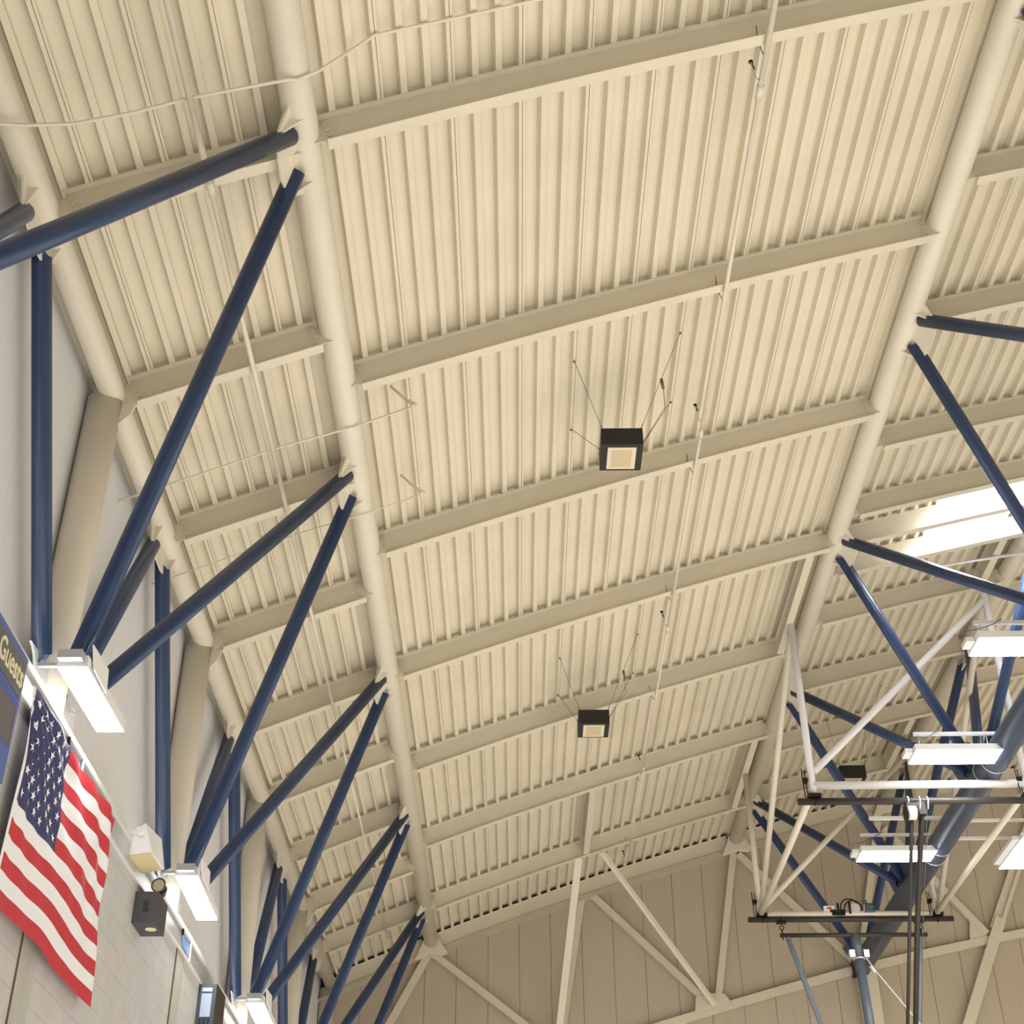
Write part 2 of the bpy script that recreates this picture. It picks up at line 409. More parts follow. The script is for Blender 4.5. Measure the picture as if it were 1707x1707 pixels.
# ================================================================== navy tube webs
RT = .077
def web_tube(name, a, b, lab, group, mt=BLUE, r=RT, cutdir=None):
    m = MB(); mid = (V(a)+V(b))/2; m.tube([a, b], r, 22, side=cutdir, cut=.10 if cutdir is not None else 0)
    return tag(m.build(name, mt, org=a), lab, 'tube', group)
def toward(a, b, da, db):
    a, b = V(a), V(b); d = (b-a).normalized(); return a+d*da, b-d*db
def gusset(x, y, z, r, u, lab, half=.33, out=.25):
    """plate along the pipe in the plane of the tubes, with two stiffener fins"""
    u = V((u[0], 0, u[1])).normalized(); t = V((u.z, 0, -u.x)); o = V((x, y, z)); m = MB()
    p = [o+u*(r*.8)+V((0, -half-.13, 0)), o+u*(r*.8)+V((0, half+.13, 0)), o+u*(r+out*.8)+V((0, half, 0)), o+u*(r+out)+V((0, half*.35, 0)), o+u*(r+out)+V((0, -half*.35, 0)), o+u*(r+out*.8)+V((0, -half, 0))]
    m.prism([q-t*.009 for q in p], t*.018)
    g = m.build('gusset_plate', CREAMP, org=(x, y, z)); tag(g, lab, 'gusset plate', 'node gusset plates')
    for sy in (-1, 1):
        f = MB(); yy = V((0, sy*half*.96-.007, 0))
        f.prism([o+yy+t*r*.985-u*.01, o+yy+u*(r+out*.78)+t*.012, o+yy+u*(r+out*.78)-t*.012, o+yy-t*r*.985-u*.01], (0, .014, 0))
        f.build('stiffener_fin', CREAMP, g)
WP = lambda y: V((-3.60, y, 4.72))           # work point of the wall-side bottom nodes
x1, z1 = CH['1']; x2, z2 = CH['2']; x3, z3 = CH['3']; x4, z4 = CH['4']
BX, BZ = 6.67, 8.36
def ordw(i, n): return ORD[n-1-i]
nn = len(NODE)
for i, y in enumerate(NODE):
    k = ordw(i, nn)
    gusset(x1-.02, y, z1+.02, .112, (0, -1), 'cream gusset plate on the wall chord pipe, %s node from the far wall' % k)
    gusset(x2, y, z2, .1335, (-1.95, -4.2), 'cream gusset plate on chord pipe left of middle bay, %s node from far wall' % k)
    gusset(x3, y, z3, .1335, (BX-x3, BZ-z3), 'cream gusset plate on chord pipe right of middle bay, %s node from far wall' % k)
    gusset(x4, y, z4, .1335, (BX-x4, BZ-z4), 'cream gusset plate on chord pipe past the skylight, %s node from far wall' % k)
    for s_, nm in ((-1, 'nearer'), (1, 'farther')):
        yb = y+2.25*s_
        if yb > 26.5: continue
        side = (0, s_, 0)
        a, b = toward((x1-.04, y+.06*s_, z1+.02), WP(yb), .22, .58 if s_ > 0 else 1.1)
        web_tube('wall_post_tube' if s_ > 0 else 'wall_brace_tube', a, b, 'navy tube beside left wall, %s wall chord node from far wall, to %s column' % (k, nm), 'navy tubes along the left wall', cutdir=(1, 0, 0))
        a, b = toward((x2, y+.10*s_, z2), WP(yb)+V((0, 0, .1)), .19, .45)
        web_tube('truss_tube', a, b, 'navy tube, %s left chord node from far wall, reaching down to %s wall column' % (k, nm), 'navy truss tubes of the left bay', cutdir=(-.6, 0, .3))
        if yb > 8.5:
            a, b = toward((x3, y+.10*s_, z3), (BX, yb, BZ+.02), .19, .25)
            web_tube('truss_tube', a, b, 'navy tube, %s node right of middle bay from far wall, %s arm to big pipe' % (k, nm), 'navy truss tubes of the skylight truss', cutdir=(.6, 0, .4))
            a, b = toward((x4, y+.10*s_, z4), (BX, yb, BZ+.02), .19, .25)
            web_tube('truss_tube', a, b, 'navy tube, %s node past the skylight from far wall, %s arm to big pipe' % (k, nm), 'navy truss tubes of the skylight truss', cutdir=(-.6, 0, .4))
# tubes of the last half bay against the far wall
for (x, z, r) in ((x3, z3, 0), (x4, z4, 1)):
    a, b = toward((x, NODE[-1]+.1, z), (BX, 27.3, BZ), .19, .35)
    web_tube('truss_tube', a, b, ['navy tube from last node right of middle bay to the big pipe end', 'navy tube from last node past the skylight to the big pipe end'][r], 'navy truss tubes of the skylight truss', cutdir=((.6, 0, .4), (-.6, 0, .4))[r])
a, b = toward((x2, NODE[-1]+.1, z2), WP(27.9)+V((0, 0, .1)), .19, .45)
web_tube('truss_tube', a, b, 'navy tube from the last left chord node down into the far left corner', 'navy truss tubes of the left bay', cutdir=(-.6, 0, .3))

# big bottom pipe
m = MB(); m.tube([(BX, 4, BZ), (BX, 16, BZ), (BX, 27.45, BZ)], .187, 32)
bp = m.build('bottom_chord_pipe', BLUE2, org=(BX, 4, BZ)); tag(bp, 'thick slate blue bottom chord pipe under the skylight truss, ending at the far wall', 'pipe')
for y in BOT[1:]:
    f = MB()
    for sx in (-1, 1):
        u = V((sx*1.6, 0, 2.6)).normalized(); t = V((u.z, 0, -u.x)); o = V((BX, y, BZ))
        f.prism([o+u*.15+V((0, -.62, 0))-t*.01, o+u*.15+V((0, .62, 0))-t*.01, o+u*.46+V((0, .46, 0))-t*.01, o+u*.50+V((0, 0, 0))-t*.01, o+u*.46+V((0, -.46, 0))-t*.01], t*.02)
    f.build('gusset', BLUE2, bp)
for y in (18.25, 18.62, 21.35, 21.75):
    f = MB(); f.ring((BX, y, BZ), (0, 1, 0), .192, .010, 28); f.build('clamp_ring', ALU, bp)
f = MB(); f.box(BX-.13, BX+.13, 27.4, 27.9, BZ-.14, BZ+.14); f.build('end_bracket', HARDW, bp)

# ================================================================== wall-side round columns
for i, y in enumerate(BOT):
    lab = 'round cream column against the left wall, %s from the far wall' % ORD[len(BOT)-1-i]
    t = thing('round_column', (-3.645, y, ZL), lab, 'column', 'round wall columns')
    m = MB(); m.tube([(-3.645, y, ZL-.01), (-3.645, y, 6.5), (-3.645, y, z1-.05)], .154, 28); m.build('shaft', CREAMP, t)
    m = MB()
    arcp = [(-3.40+.075*math.cos(a), y-.012, z1+.03+.075*math.sin(a)) for a in [math.pi*j/8 for j in range(9)]]
    m.prism(arcp+[(-3.50, y-.012, z1-.32), (-3.40, y-.012, z1-.20)], (0, .024, 0)); m.build('beam_seat_plate', CREAMP, t)
    m = MB()
    for s_ in (-1, 1):
        pl = [(-3.625, y+s_*.10, 5.30), (-3.625, y+s_*.62, 5.27)]+[(-3.625, y+s_*(.62-.30*math.sin(a)), 5.27-.58*(1-math.cos(a))) for a in [math.pi/2*j/8 for j in range(1, 9)]]+[(-3.625, y+s_*.10, 4.70)]
        m.prism(pl, (.02, 0, 0))
    m.build('knuckle_plate', ALUL, t)

# ================================================================== far wall framing
def wb(name, a, b, lab, wd=.13, ht=.10, mt=CREAMB, hole=True):
    m = MB(); m.bar(a, b, wd, ht, (0, 1, 0)); o = m.build(name, mt, org=a)
    tag(o, lab, 'brace', 'cream framing members of the far wall'); return o
yf = YW-.06
wb('wall_brace', (-1.62, yf-.05, 8.72), (.95, yf-.05, 6.75), 'cream brace on far wall sloping right from left chord pipe end')
wb('wall_brace', (-1.70, yf-.05, 8.72), (-3.0, yf-.05, 6.3), 'cream brace on the far wall sloping left from the left chord pipe end')
wb('wall_brace', (1.52, yf-.03, 9.90), (3.64, yf-.03, 7.80), 'cream brace on the far wall from mid bay down to the rail joint')
wb('wall_post', (1.33, yf-.02, 9.80), (.70, yf-.02, 6.2), 'shadowed cream post on the far wall behind the hanging kicker post')
wb('wall_post', (4.46, yf-.04, 10.78), (3.86, yf-.04, 7.66), 'cream post on the far wall under the chord pipe right of the middle bay')
wb('wall_brace', (4.55, yf-.03, 10.72), (6.60, yf-.03, 8.55), 'cream brace on far wall from right chord pipe end to the big pipe end')
wb('wall_brace', (7.60, yf-.03, 11.25), (9.30, yf-.03, 9.05), 'cream brace on the far wall sloping right from below the skylight chord')
wb('wall_brace', (7.5, yf-.03, 11.4), (6.75, yf-.03, 8.6), 'cream post on the far wall between skylight chord and big pipe end')
m = MB(); m.bar((11.0, yf-.08, 11.9), (9.55, yf-.08, 9.10), .075, .09, (0, 1, 0)); m.bar((10.9, yf-.05, 11.9), (9.45, yf-.05, 9.15), .16, .03, (0, 1, 0)); m.bar((9.62, yf-.07, 9.35), (8.25, yf-.07, 6.6), .21, .10, (0, 1, 0))
tag(m.build('wall_post', CREAMB, org=(8.25, yf, 6.6)), 'wide leaning cream post on the far wall at the right edge', 'post', 'cream framing members of the far wall')
m = MB(); m.box(6.62, 6.98, 27.70, yf+.02, 4.5, 8.30); tag(m.build('wall_column', CREAMB, org=(6.8, 27.9, 4.5)), 'flat cream column on the far wall carrying the end of the big blue pipe', 'column')
g = [(2.0, 7.15), (2.76, 7.386), (3.9, 7.71), (5.118, 8.041), (6.324, 8.357), (7.6, 8.65), (9.2, 8.97), (11.2, 9.36)]
for i in range(1):
    m = MB()
    for (xa, za), (xb, zb) in zip(g, g[1:]): m.bar((xa, yf-.02, za-.06), (xb+.004, yf-.02, zb-.06), .15, .09, (0, 1, 0))
    tag(m.build('wall_rail', CREAMB, org=(2, yf, 7.1)), 'long curved cream rail crossing the far wall panels', 'rail')
m = MB(); m.prism([(3.46, yf-.10, 7.86), (3.75, yf-.10, 7.92), (4.02, yf-.10, 7.90), (4.16, yf-.10, 7.70), (3.42, yf-.10, 7.55)], (0, .016, 0))
tag(m.build('joint_plate', CREAMB, org=(3.8, yf, 7.7)), 'cream joint plate where braces meet the far wall rail left of the big pipe', 'plate')
m = MB(); m.prism([(9.05, yf-.05, 9.35), (9.35, yf-.05, 8.95), (8.93, yf-.05, 8.87), (9.0, yf-.05, 9.28)], (0, .016, 0))
tag(m.build('joint_plate', CREAMB, org=(9.1, yf, 9)), 'cream joint plate at the wide leaning post on the right', 'plate')
# kickers from the next to last long beam down to the wall frame
def tpoint(p, y, z): return V((p[0], y, p[1]))
m = MB(); m.bar((1.19, 25.52, 9.77), (.78, 27.78, 7.0), .05, .13, (1, 0, 0)); tag(m.build('kicker_post', CREAMP, org=(1.19, 25.52, 9.77)), 'cream kicker post hanging from the second long beam to the far wall', 'brace', 'kicker braces near the far wall')
m = MB(); a = V((1.62, 25.52, 9.89)); b = V((3.80, 27.72, 7.68)); m.bar(a, b, .11, .02, (0, 1, 0)); m.bar(a+V((0, -.03, 0)), b+V((0, -.03, 0)), .014, .06, (0, 1, 0)); tag(m.build('kicker_brace', CREAMP, org=(1.62, 25.52, 9.89)), 'cream T-shaped kicker brace slanting from the second long beam to the rail joint', 'brace', 'kicker braces near the far wall')
# saddles at the chord pipe ends
for k, nm in (('2', 'left of the middle bay'), ('3', 'right of the middle bay'), ('4', 'past the skylight')):
    x, z = CH[k]; m = MB(); y = 27.62
    pl = [(x-.15, y, z+.05), (x-.17, y, z-.05), (x-.30, y, z-.34), (x-.14, y, z-.30), (x-.05, y, z-.24), (x+.10, y, z-.24), (x+.20, y, z-.26), (x+.33, y, z-.22), (x+.19, y, z-.02), (x+.15, y, z+.06)]
    m.prism(pl, (0, .10, 0)); tag(m.build('pipe_end_saddle', CREAMP, org=(x, y, z)), 'flared cream saddle plate at far end of chord pipe %s' % nm, 'plate', 'pipe end saddles')

# ================================================================== sprinkler pipes and conduits
def sprinkler(x, off, ys, lab):
    z = lambda: 0
    px, pz = P(x, TOP+off)
    t = thing('sprinkler_pipe', (px, ys[0][0], pz), lab, 'sprinkler pipe', 'sprinkler pipes')
    for i in range(len(ys)-1):
        (ya, r), (yb, _) = ys[i], ys[i+1]
        m = MB(); m.tube([(px, ya, pz), (px, yb, pz)], r, 14); m.build('pipe_run', CREAMP, t)
        if i: f = MB(); f.tube([(px, ya-.10, pz), (px, ya+.05, pz)], ys[i-1][1]*1.25, 14); f.build('reducer', CREAMP, t)
    return t, px, pz
tL, lx, lz = sprinkler(-2.42, -BD-.03, [(-2, .026), (7.72, .023), (12.3, .020), (17, .017), (25.9, .015)], 'thin cream sprinkler pipe running along the short left bay')
tR, rx, rz = sprinkler(2.11, -BD-.03, [(-2, .027), (8.15, .022), (13.0, .019), (17.5, .016), (22.2, .013), (26.5, .012)], 'thin cream sprinkler pipe running along the wide middle bay')
for y in (7.95, 12.7, 17.35, 22.1, 26.45):
    f = MB(); dz = P(rx, TOP+.0)[1]
    f.tube([(rx, y, rz), (rx-.02, y+.04, rz-.03), (rx-.05, y+.05, rz+.05), (rx-.08, y+.02, rz+.2)], .007, 8); f.build('drop_hook', CREAMP, tR)
    f = MB(); f.sphere((rx-.075, y+.03, rz+.22), .022, 10); f.tube([(rx-.075, y+.03, rz+.22), (rx-.05, y+.05, rz+.15)], .009, 8); f.build('sprinkler_head', HARDW, tR)
for y in (7.55, 10.55, 13.55, 16.5, 19.45, 22.5, 25.5):
    f = MB(); f.tube([(rx-.10, y-.02, rz+.12), (rx-.09, y+.05, rz+.03), (rx-.03, y+.17, rz+.0), (rx, y+.22, rz-.01)], .005, 6); f.build('hanger_strap', WIRE, tR)
def conduit(pts, r, lab):
    m = MB(); m.tube(pts, r, 10); return tag(m.build('conduit', CREAMP, org=pts[0]), lab, 'conduit', 'cream conduits across the ceiling')
def dk(x, y, off=-.02): a = P(x, TOP+off); return (a[0], y, a[1])
yb = 6.86
conduit([(-3.86, 6.6, 7.90), (-3.58, 6.66, 7.945), (-3.45, 6.72, 8.0), dk(-3.2, 6.82, -.285), dk(-2.8, yb, -.285), dk(-2.42, yb, -.285), dk(-1.712, 6.92, -.285), (-1.60, 6.93, z2-.155), (-1.45, 6.95, z2-.03), dk(-1.2, 6.96, -.08), dk(-1.0, 6.92), dk(-.4, 6.94), dk(.6, 6.95), dk(3, 6.97), dk(4.2, 7.0)], .014, 'bent cream conduit crossing the ceiling nearest the camera')
for yy, nm in ((11.16, 'nearer'), (12.68, 'farther')):
    t = thing('conduit', (-1.651, yy, z2), 'thin cream conduit stub crossing under the left chord pipe, %s of the two' % nm, 'conduit', 'cream conduits across the ceiling')
    m = MB(); m.tube([(-3.80, yy+.03, A(-3.80)-.13), dk(-2.9, yy-.01, -.285), dk(-2.3, yy-.02, -.285), dk(-1.64, yy+.02, -.285), dk(-1.06, yy-.02, -.285)], .011 if yy < 12 else .007, 10); m.build('run', CREAMP, t)
    m = MB(); a = dk(-1.05, yy-.02, -.285); b = dk(-1.10, yy-.04, -.17); c = dk(-1.18, yy-.08, .0)
    m.tube([(a[0]-.02, yy-.02, a[2]-.01), (a[0]+.01, yy-.03, a[2]+.02), b, c], [.018, .034, .016, .012], 10); m.build('end_bend', CREAMB, t)
m = MB(); a = (6.45, 17.78, 11.33); m.tube([(5.9, 17.75, 11.18), (7.8, 17.95, 11.62)], .022, 12); tag(m.build('conduit', WHITE, org=(5.9, 17.75, 11.18)), 'pipe whitened for skylight glare, crossing just behind the skylight', 'conduit', 'cream conduits across the ceiling')  # white instead of cream paints in the brightness from the skylight

# ================================================================== hanging ceiling loudspeakers
def speaker(x0, y0, z0, lab, holes):
    w_, d_, h_ = .445, .47, .215
    t = thing('ceiling_speaker', (x0+w_/2, y0+d_/2, z0), lab, 'loudspeaker', 'hanging ceiling loudspeakers')
    m = MB(); m.box(x0, x0+w_, y0, y0+d_, z0, z0+h_); bo = m.build('cabinet', BLACKM, t)
    m = MB(); m.box(x0+.07, x0+w_-.07, y0+.055, y0+d_-.035, z0-.006, z0+.002); gr = m.build('grille_frame', SPKG, t)
    m = MB(); m.box(x0+.115, x0+w_-.115, y0+.10, y0+d_-.075, z0-.009, z0-.005); m.build('grille', SPKG2, t)
    cs = [(x0+.02, y0+.02), (x0+w_-.02, y0+.02), (x0+.01, y0+d_-.1), (x0+w_-.01, y0+d_-.1)]
    for (cx, cy), (hx, hy) in zip(cs, holes):
        z = P(hx, TOP)[1]; m = MB(); m.tube([(cx, cy, z0+h_-.005), (hx, hy, z)], .0035, 6); m.build('suspension_wire', WIRE, t)
        m = MB(); m.sphere((hx, hy, z-.015), .014, 8); m.tube([(cx, cy, z0+h_-.01), (cx+(hx-cx)*.06, cy+(hy-cy)*.06, z0+h_+(z-z0-h_)*.06)], .006, 6); m.build('wire_hook', WIRE, t)
    m = MB(); hx, hy = holes[1]; z = P(hx, TOP)[1]
    a = V((cs[1][0], cs[1][1], z0+h_)).lerp(V((hx, hy, z)), .52)
    m.tube([a, a+V((.02, .05, -.10))], .017, 8); m.tube([a+V((.02, .05, -.10)), a+V((.03, .12, -.30)), (cs[3][0], cs[3][1], z0+h_)], .004, 6); m.build('cable', WIRE, t)
    return t
speaker(.945, 12.0, 9.155, 'black hanging ceiling speaker with square cream grille, nearer of the two in the middle bay', [(.658, 11.49), (1.813, 11.49), (.662, 12.667), (1.812, 12.665)])
speaker(.930, 18.57, 9.125, 'black hanging ceiling speaker with square cream grille, farther of the two in the middle bay', [(.659, 17.988), (1.80, 17.986), (.659, 19.142), (1.81, 19.18)])
speaker(5.605, 22.7, 10.11, 'black hanging ceiling speaker in the skylight bay behind the white hoop frame', [(5.35, 22.3), (6.4, 22.2), (5.35, 23.4), (6.4, 23.4)])

# ================================================================== lamps
def lamp_along_y(xc, y0, y1, z0, z1, lab, wd=.215):
    t = thing('strip_lamp', (xc, y0, z0), lab, 'lamp', 'strip lamps along the left wall')
    d = V((0, y1-y0, z1-z0)); c = V((xc, (y0+y1)/2, (z0+z1)/2)); n = d.normalized(); up = V((1, 0, 0)).cross(n)
    m = MB(); m.obox(c+up*.040, V((wd/2+.008, 0, 0)), d/2*1.01, up*.045); m.build('housing', WHITE, t)
    m = MB(); m.obox(c-up*.006, V((wd/2, 0, 0)), d/2, up*.002); m.build('diffuser', LAMPE, t)
    m = MB(); m.box(xc-.34, xc, y0+.12, y0+.16, z0+.07, z0+.10); m.box(xc-.09, xc+.09, y0-.10, y0+.02, z0+.02, z0+.09); m.build('mounting_arm', ALU, t)
    m = MB(); m.prism([(xc+.13, y0-.02, z0+.17), (xc+.13, y1-.75, z0+.20), (xc+.13, y1-.70, z0+.02), (xc+.13, y0+.1, z0+.02)], (.012, 0, 0)); m.build('reflector', WHITE, t)
lamp_along_y(-3.297, 9.37, 10.55, 5.10, 5.14, 'bright strip lamp by the left wall above the flag, nearest of the row')
lamp_along_y(-3.315, 13.87, 15.05, 5.15, 5.10, 'bright strip lamp by the left wall above the black emergency box')
lamp_along_y(-3.315, 18.37, 19.55, 5.15, 5.10, 'bright strip lamp by the left wall at the bottom edge of the view')
def lamp_x(x0, x1, y0, y1, z, lab, strut=True):
    t = thing('high_bay_lamp', ((x0+x1)/2, (y0+y1)/2, z), lab, 'lamp', 'high bay lamps along the big blue pipe')
    m = MB(); m.box(x0-.015, x1+.015, y0-.01, y1+.01, z+.0, z+.085); m.box(x0-.12, x0-.02, y0+.12, y1-.12, z+.02, z+.08); m.build('housing', WHITE, t)
    m = MB(); m.box(x0, x1, y0, y1, z-.004, z+.0); m.build('diffuser', LAMPE, t)
    if strut:
        m = MB(); m.box(x0+.09, x1+.12, y0+.31, y0+.355, z+.37, z+.415); m.build('hanger_strut', WHITE, t)
        for xx in (x0+.1, x1-.12):
            m = MB(); m.tube([(xx, y0+.2, z+.085), (xx+.06, y0+.33, z+.38)], .005, 6); m.build('hanger_wire', ALU, t)
        m = MB(); m.tube([(x0-.06, y0+.2, z+.07), (x0-.14, y0+.1, z+.14), (x0+.05, y0+.15, z+.2), (x0+.3, y0+.25, z+.33), (x0+.42, y0+.3, z+.425)], .006, 6); m.build('cable', GREYSTEEL, t)
lamp_x(5.405, 6.56, 17.55, 18.0, 8.2, 'bright rectangular lamp hung left of the big blue pipe, middle of the row')
lamp_x(5.44, 6.60, 14.51, 14.95, 8.2, 'bright rectangular lamp cut by the right edge, nearest along the big blue pipe')
lamp_x(5.40, 6.56, 21.2, 21.66, 8.2, 'bright rectangular lamp behind the hanging poles, farthest along the big blue pipe')
lamp_x(7.75, 8.25, 20.7, 22.0, 8.2, 'bright lamp turned lengthwise right of the big blue pipe at the right edge', strut=False)
m = MB(); m.box(5.55, 6.72, 21.05, 21.10, 8.66, 8.71); m.box(6.80, 9.2, 21.05, 21.10, 8.62, 8.66); m.box(6.85, 9.2, 21.5, 21.54, 8.50, 8.545)
tag(m.build('strut_channel', WHITE, org=(6.7, 21, 8.6)), 'white strut channels clamped across the big blue pipe near its far end', 'strut')
# emitted light of the lamps comes from their diffusers

# ================================================================== basketball hoop support frame
t = thing('hoop_support_frame', (5.7, 21, 8.0), 'white pipe hoop frame hung from the roof with dark rails and a grey mast', 'basketball frame')
def part(name, m, mt): return m.build(name, mt, t)
RP = .052
def pipe(name, pts, r=RP, mt=WHITE, n=14): m = MB(); m.tube(pts, r, n); return part(name, m, mt)
YN, YF = 18.5, 23.9
pipe('vertical_pipe', [(4.155, YN, 10.70), (4.155, YN, 7.97)])
pipe('vertical_pipe', [(4.185, YF, 10.70), (4.185, YF, 8.12)], .05, CREAMP)
pipe('vertical_pipe', [(7.14, YN, 11.42), (7.14, YN, 7.97)])
pipe('vertical_pipe', [(7.19, YF, 11.45), (7.19, YF, 8.12)], .05, CREAMP)
pipe('cross_pipe', [(4.155, YN, 8.11), (7.9, YN, 8.13)], .058)
pipe('cross_pipe', [(4.185, YF, 8.13), (7.19, YF, 8.13)], .05, CREAMP)
pipe('diagonal_pipe', [(4.20, YN, 8.32), (7.12, YN, 11.10)])
pipe('diagonal_pipe', [(4.22, YF, 8.22), (7.15, YF, 11.05)], .048, CREAMP)
pipe('side_pipe', [(4.16, YN+.05, 8.05), (4.19, YF, 8.13)], .05, CREAMP)
pipe('side_pipe', [(7.14, YN+.05, 8.05), (7.19, YF, 8.13)], .05, CREAMP)
pipe('side_diagonal', [(4.15, YN+.08, 10.60), (4.19, YF-.05, 8.16)], .05, CREAMP)
pipe('side_diagonal', [(7.14, YN+.08, 11.2), (7.23, YF-.05, 8.2)], .05, CREAMP)
pipe('rail', [(3.92, YN, 7.875), (8.2, YN, 7.875)], .05, DARKSTEEL)
pipe('rail', [(3.965, YF, 8.035), (7.46, YF, 8.035)], .047, DARKSTEEL)
def clamp(x, y, z):
    m = MB(); m.box(x-.09, x+.09, y-.08, y+.08, z, z+.05); m.box(x-.13, x-.07, y-.07, y+.02, z+.22, z+.28)
    for dx, dy in ((-.13, -.05), (-.08, .0)): m.tube([(x+dx, y+dy, z), (x+dx-.01, y+dy, z+.42)], .008, 6)
    m.ring((x, y, z-.045), (1, 0, 0), .055, .008, 14); part('clamp', m, HARDW)
for x, y, z in ((4.155, YN, 7.92), (7.14, YN, 7.92), (4.20, YF, 8.08), (7.20, YF, 8.08)): clamp(x, y, z)
pipe('lower_bar', [(4.475, YF-.02, 7.757), (6.964, YF-.02, 7.757)], .036, DARKSTEEL)
for x in (4.52, 6.87):
    m = MB(); m.box(x-.08, x+.08, YF-.05, YF+.05, 7.965, 7.99); m.ring((x, YF, 8.03), (1, 0, 0), .055, .010, 14); m.ring((x, YF-.01, 7.89), (0, 1, 0), .035, .009, 14); m.ring((x, YF-.01, 7.83), (1, 0, 0), .03, .008, 12)
    m.tube([(x-.0, YF-.02, 7.80), (x, YF-.02, 7.68)], .012, 8); part('hanger_hook', m, HARDW)
pipe('mast', [(5.743, YF-.02, 7.755), (5.744, YF-.06, 7.33)], .085, GREYSTEEL, 24)
pipe('mast', [(5.744, YF-.06, 7.32), (5.75, YF-.25, 5.2)], .078, GREYSTEEL, 24)
m = MB(); m.ring((5.744, YF-.06, 7.34), (0, 0, 1), .09, .02, 22); m.box(5.58, 5.67, YF-.15, YF-.02, 7.35, 7.47); m.box(5.82, 5.91, YF-.15, YF-.02, 7.35, 7.47); part('mast_collar', m, ALU)
m = MB(); m.bar((4.60, YF-.02, 7.72), (5.12, YF-.2, 5.6), .075, .05, (0, 1, 0)); part('mast_arm', m, GREYSTEEL)
m = MB(); m.bar((6.845, YF-.02, 7.72), (6.40, YF-.2, 5.6), .085, .05, (0, 1, 0)); part('mast_arm', m, GREYSTEEL)
# winch on the far rail
m = MB(); m.box(5.48, 6.12, YF-.02, YF+.16, 8.08, 8.14); part('winch_base', m, CHAR)
m = MB(); m.ring((5.72, YF, 8.24), (0, 1, 0), .15, .011, 22); m.ring((5.80, YF+.08, 8.24), (0, 1, 0), .15, .011, 22); part('winch_wheel', m, HARDW)
m = MB(); m.tube([(5.80, YF-.06, 8.21), (5.80, YF+.1, 8.21)], .085, 18); part('winch_drum', m, ALUL)
m = MB(); m.box(5.40, 5.62, YF-.08, YF+.06, 8.09, 8.17); m.tube([(5.5, YF-.1, 8.12), (5.5, YF-.1, 8.28)], .02, 8); m.tube([(5.36, YF-.1, 8.15), (5.62, YF-.1, 8.15)], .02, 8); m.tube([(5.70, YF-.1, 8.10), (5.70, YF-.1, 8.30)], .02, 8); part('winch_gear', m, HARDW)
m = MB(); m.tube([(6.0, YF-.02, 8.23), (6.12, YF-.02, 8.23)], .075, 16); m.sphere((5.99, YF-.02, 8.33), .04, 10); m.box(5.96, 6.13, YF-.1, YF+.06, 8.13, 8.17); part('winch_motor', m, GREYSTEEL)
m = MB(); m.box(5.26, 5.44, YF-.10, YF-.05, 8.155, 8.235, mt=WHITE); m.box(5.315, 5.39, YF-.104, YF-.099, 8.18, 8.21, mt=REDTAG); part('paper_tag', m, None)
# pulley, chains and poles on the near rail
m = MB(); m.tube([(5.40, YN-.02, 7.69), (5.52, YN-.02, 7.69)], .098, 20); part('pulley_drum', m, WHITE)
m = MB(); m.tube([(5.37, YN-.02, 7.69), (5.40, YN-.02, 7.69)], .11, 20); m.tube([(5.52, YN-.02, 7.69), (5.55, YN-.02, 7.69)], .10, 20); m.box(5.40, 5.55, YN-.06, YN+.04, 7.78, 7.83); m.box(5.55, 5.66, YN-.06, YN+.04, 7.66, 7.84); part('pulley_bracket', m, HARDW)
m = MB(); m.ring((5.44, YN, 7.875), (1, 0, 0), .058, .012, 14); part('u_bolt', m, ALUL)
for xx in (5.60, 5.71):
    m = MB(); m.ring((xx, YN, 7.875), (1, 0, 0), .058, .009, 14); m.tube([(xx, YN-.06, 7.85), (xx-.02, YN-.06, 7.73)], .007, 6); part('u_bolt', m, ALUL)
pipe('brace_pole', [(5.625, YN-.02, 7.80), (5.70, 20.0, 6.55), (5.81, 21.75, 5.0)], .040, DARKSTEEL)
pipe('brace_pole', [(5.455, YN+.0, 7.60), (5.69, 21.75, 5.0)], .026, DARKSTEEL)
pipe('pull_cord', [(5.70, YN-.05, 7.85), (5.78, 20.0, 6.55), (5.90, 21.75, 5.0)], .005, WIRE, 6)
pipe('pull_cord', [(5.84, YF-.12, 7.36), (5.97, YF-.14, 7.12), (6.62, YF-.4, 6.0)], .011, ALUL, 6)
m = MB(); m.tube([(5.90, YF-.13, 7.20), (5.97, YF-.13, 7.10)], .03, 10); part('cord_shackle', m, ALUL)

# ================================================================== wall-mounted things on the left
# scoreboard
XS = -3.25
t = thing('scoreboard', (-3.32, 7.0, 4.2), 'blue framed visitors scoreboard reading Guests at the left edge beside the flag', 'scoreboard')
y1s, z1s = 8.385, 4.61
m = MB(); m.box(XB+.003, XS, 5.4, y1s, 3.72, z1s); part2 = m.build('cabinet', SBBLUE, t)
m = MB(); m.box(XS-.01, XS+.006, 5.8, y1s-.03, z1s-.30, z1s-.055); np_ = m.build('name_panel', SBGREY, t)
m = MB(); m.box(XS, XS+.004, 5.5, y1s-.015, 4.27, 4.285); m.box(XS, XS+.004, 5.5, y1s-.015, 4.245, 4.255); m.build('groove', SBBLUE, t)
m = MB(); m.box(XS-.01, XS+.006, 5.5, y1s-.045, 3.955, 4.22); dp = m.build('display_panel', SBDISP, t)
m = MB()
for k in range(22): m.box(XS+.004, XS+.009, y1s-.065, y1s-.057, 3.97+k*.0112, 3.975+k*.0112)
for k in range(28): m.box(XS+.004, XS+.009, 7.2+k*.04, 7.206+k*.04, 4.20, 4.206)
m.build('led_row', LEDR, t)
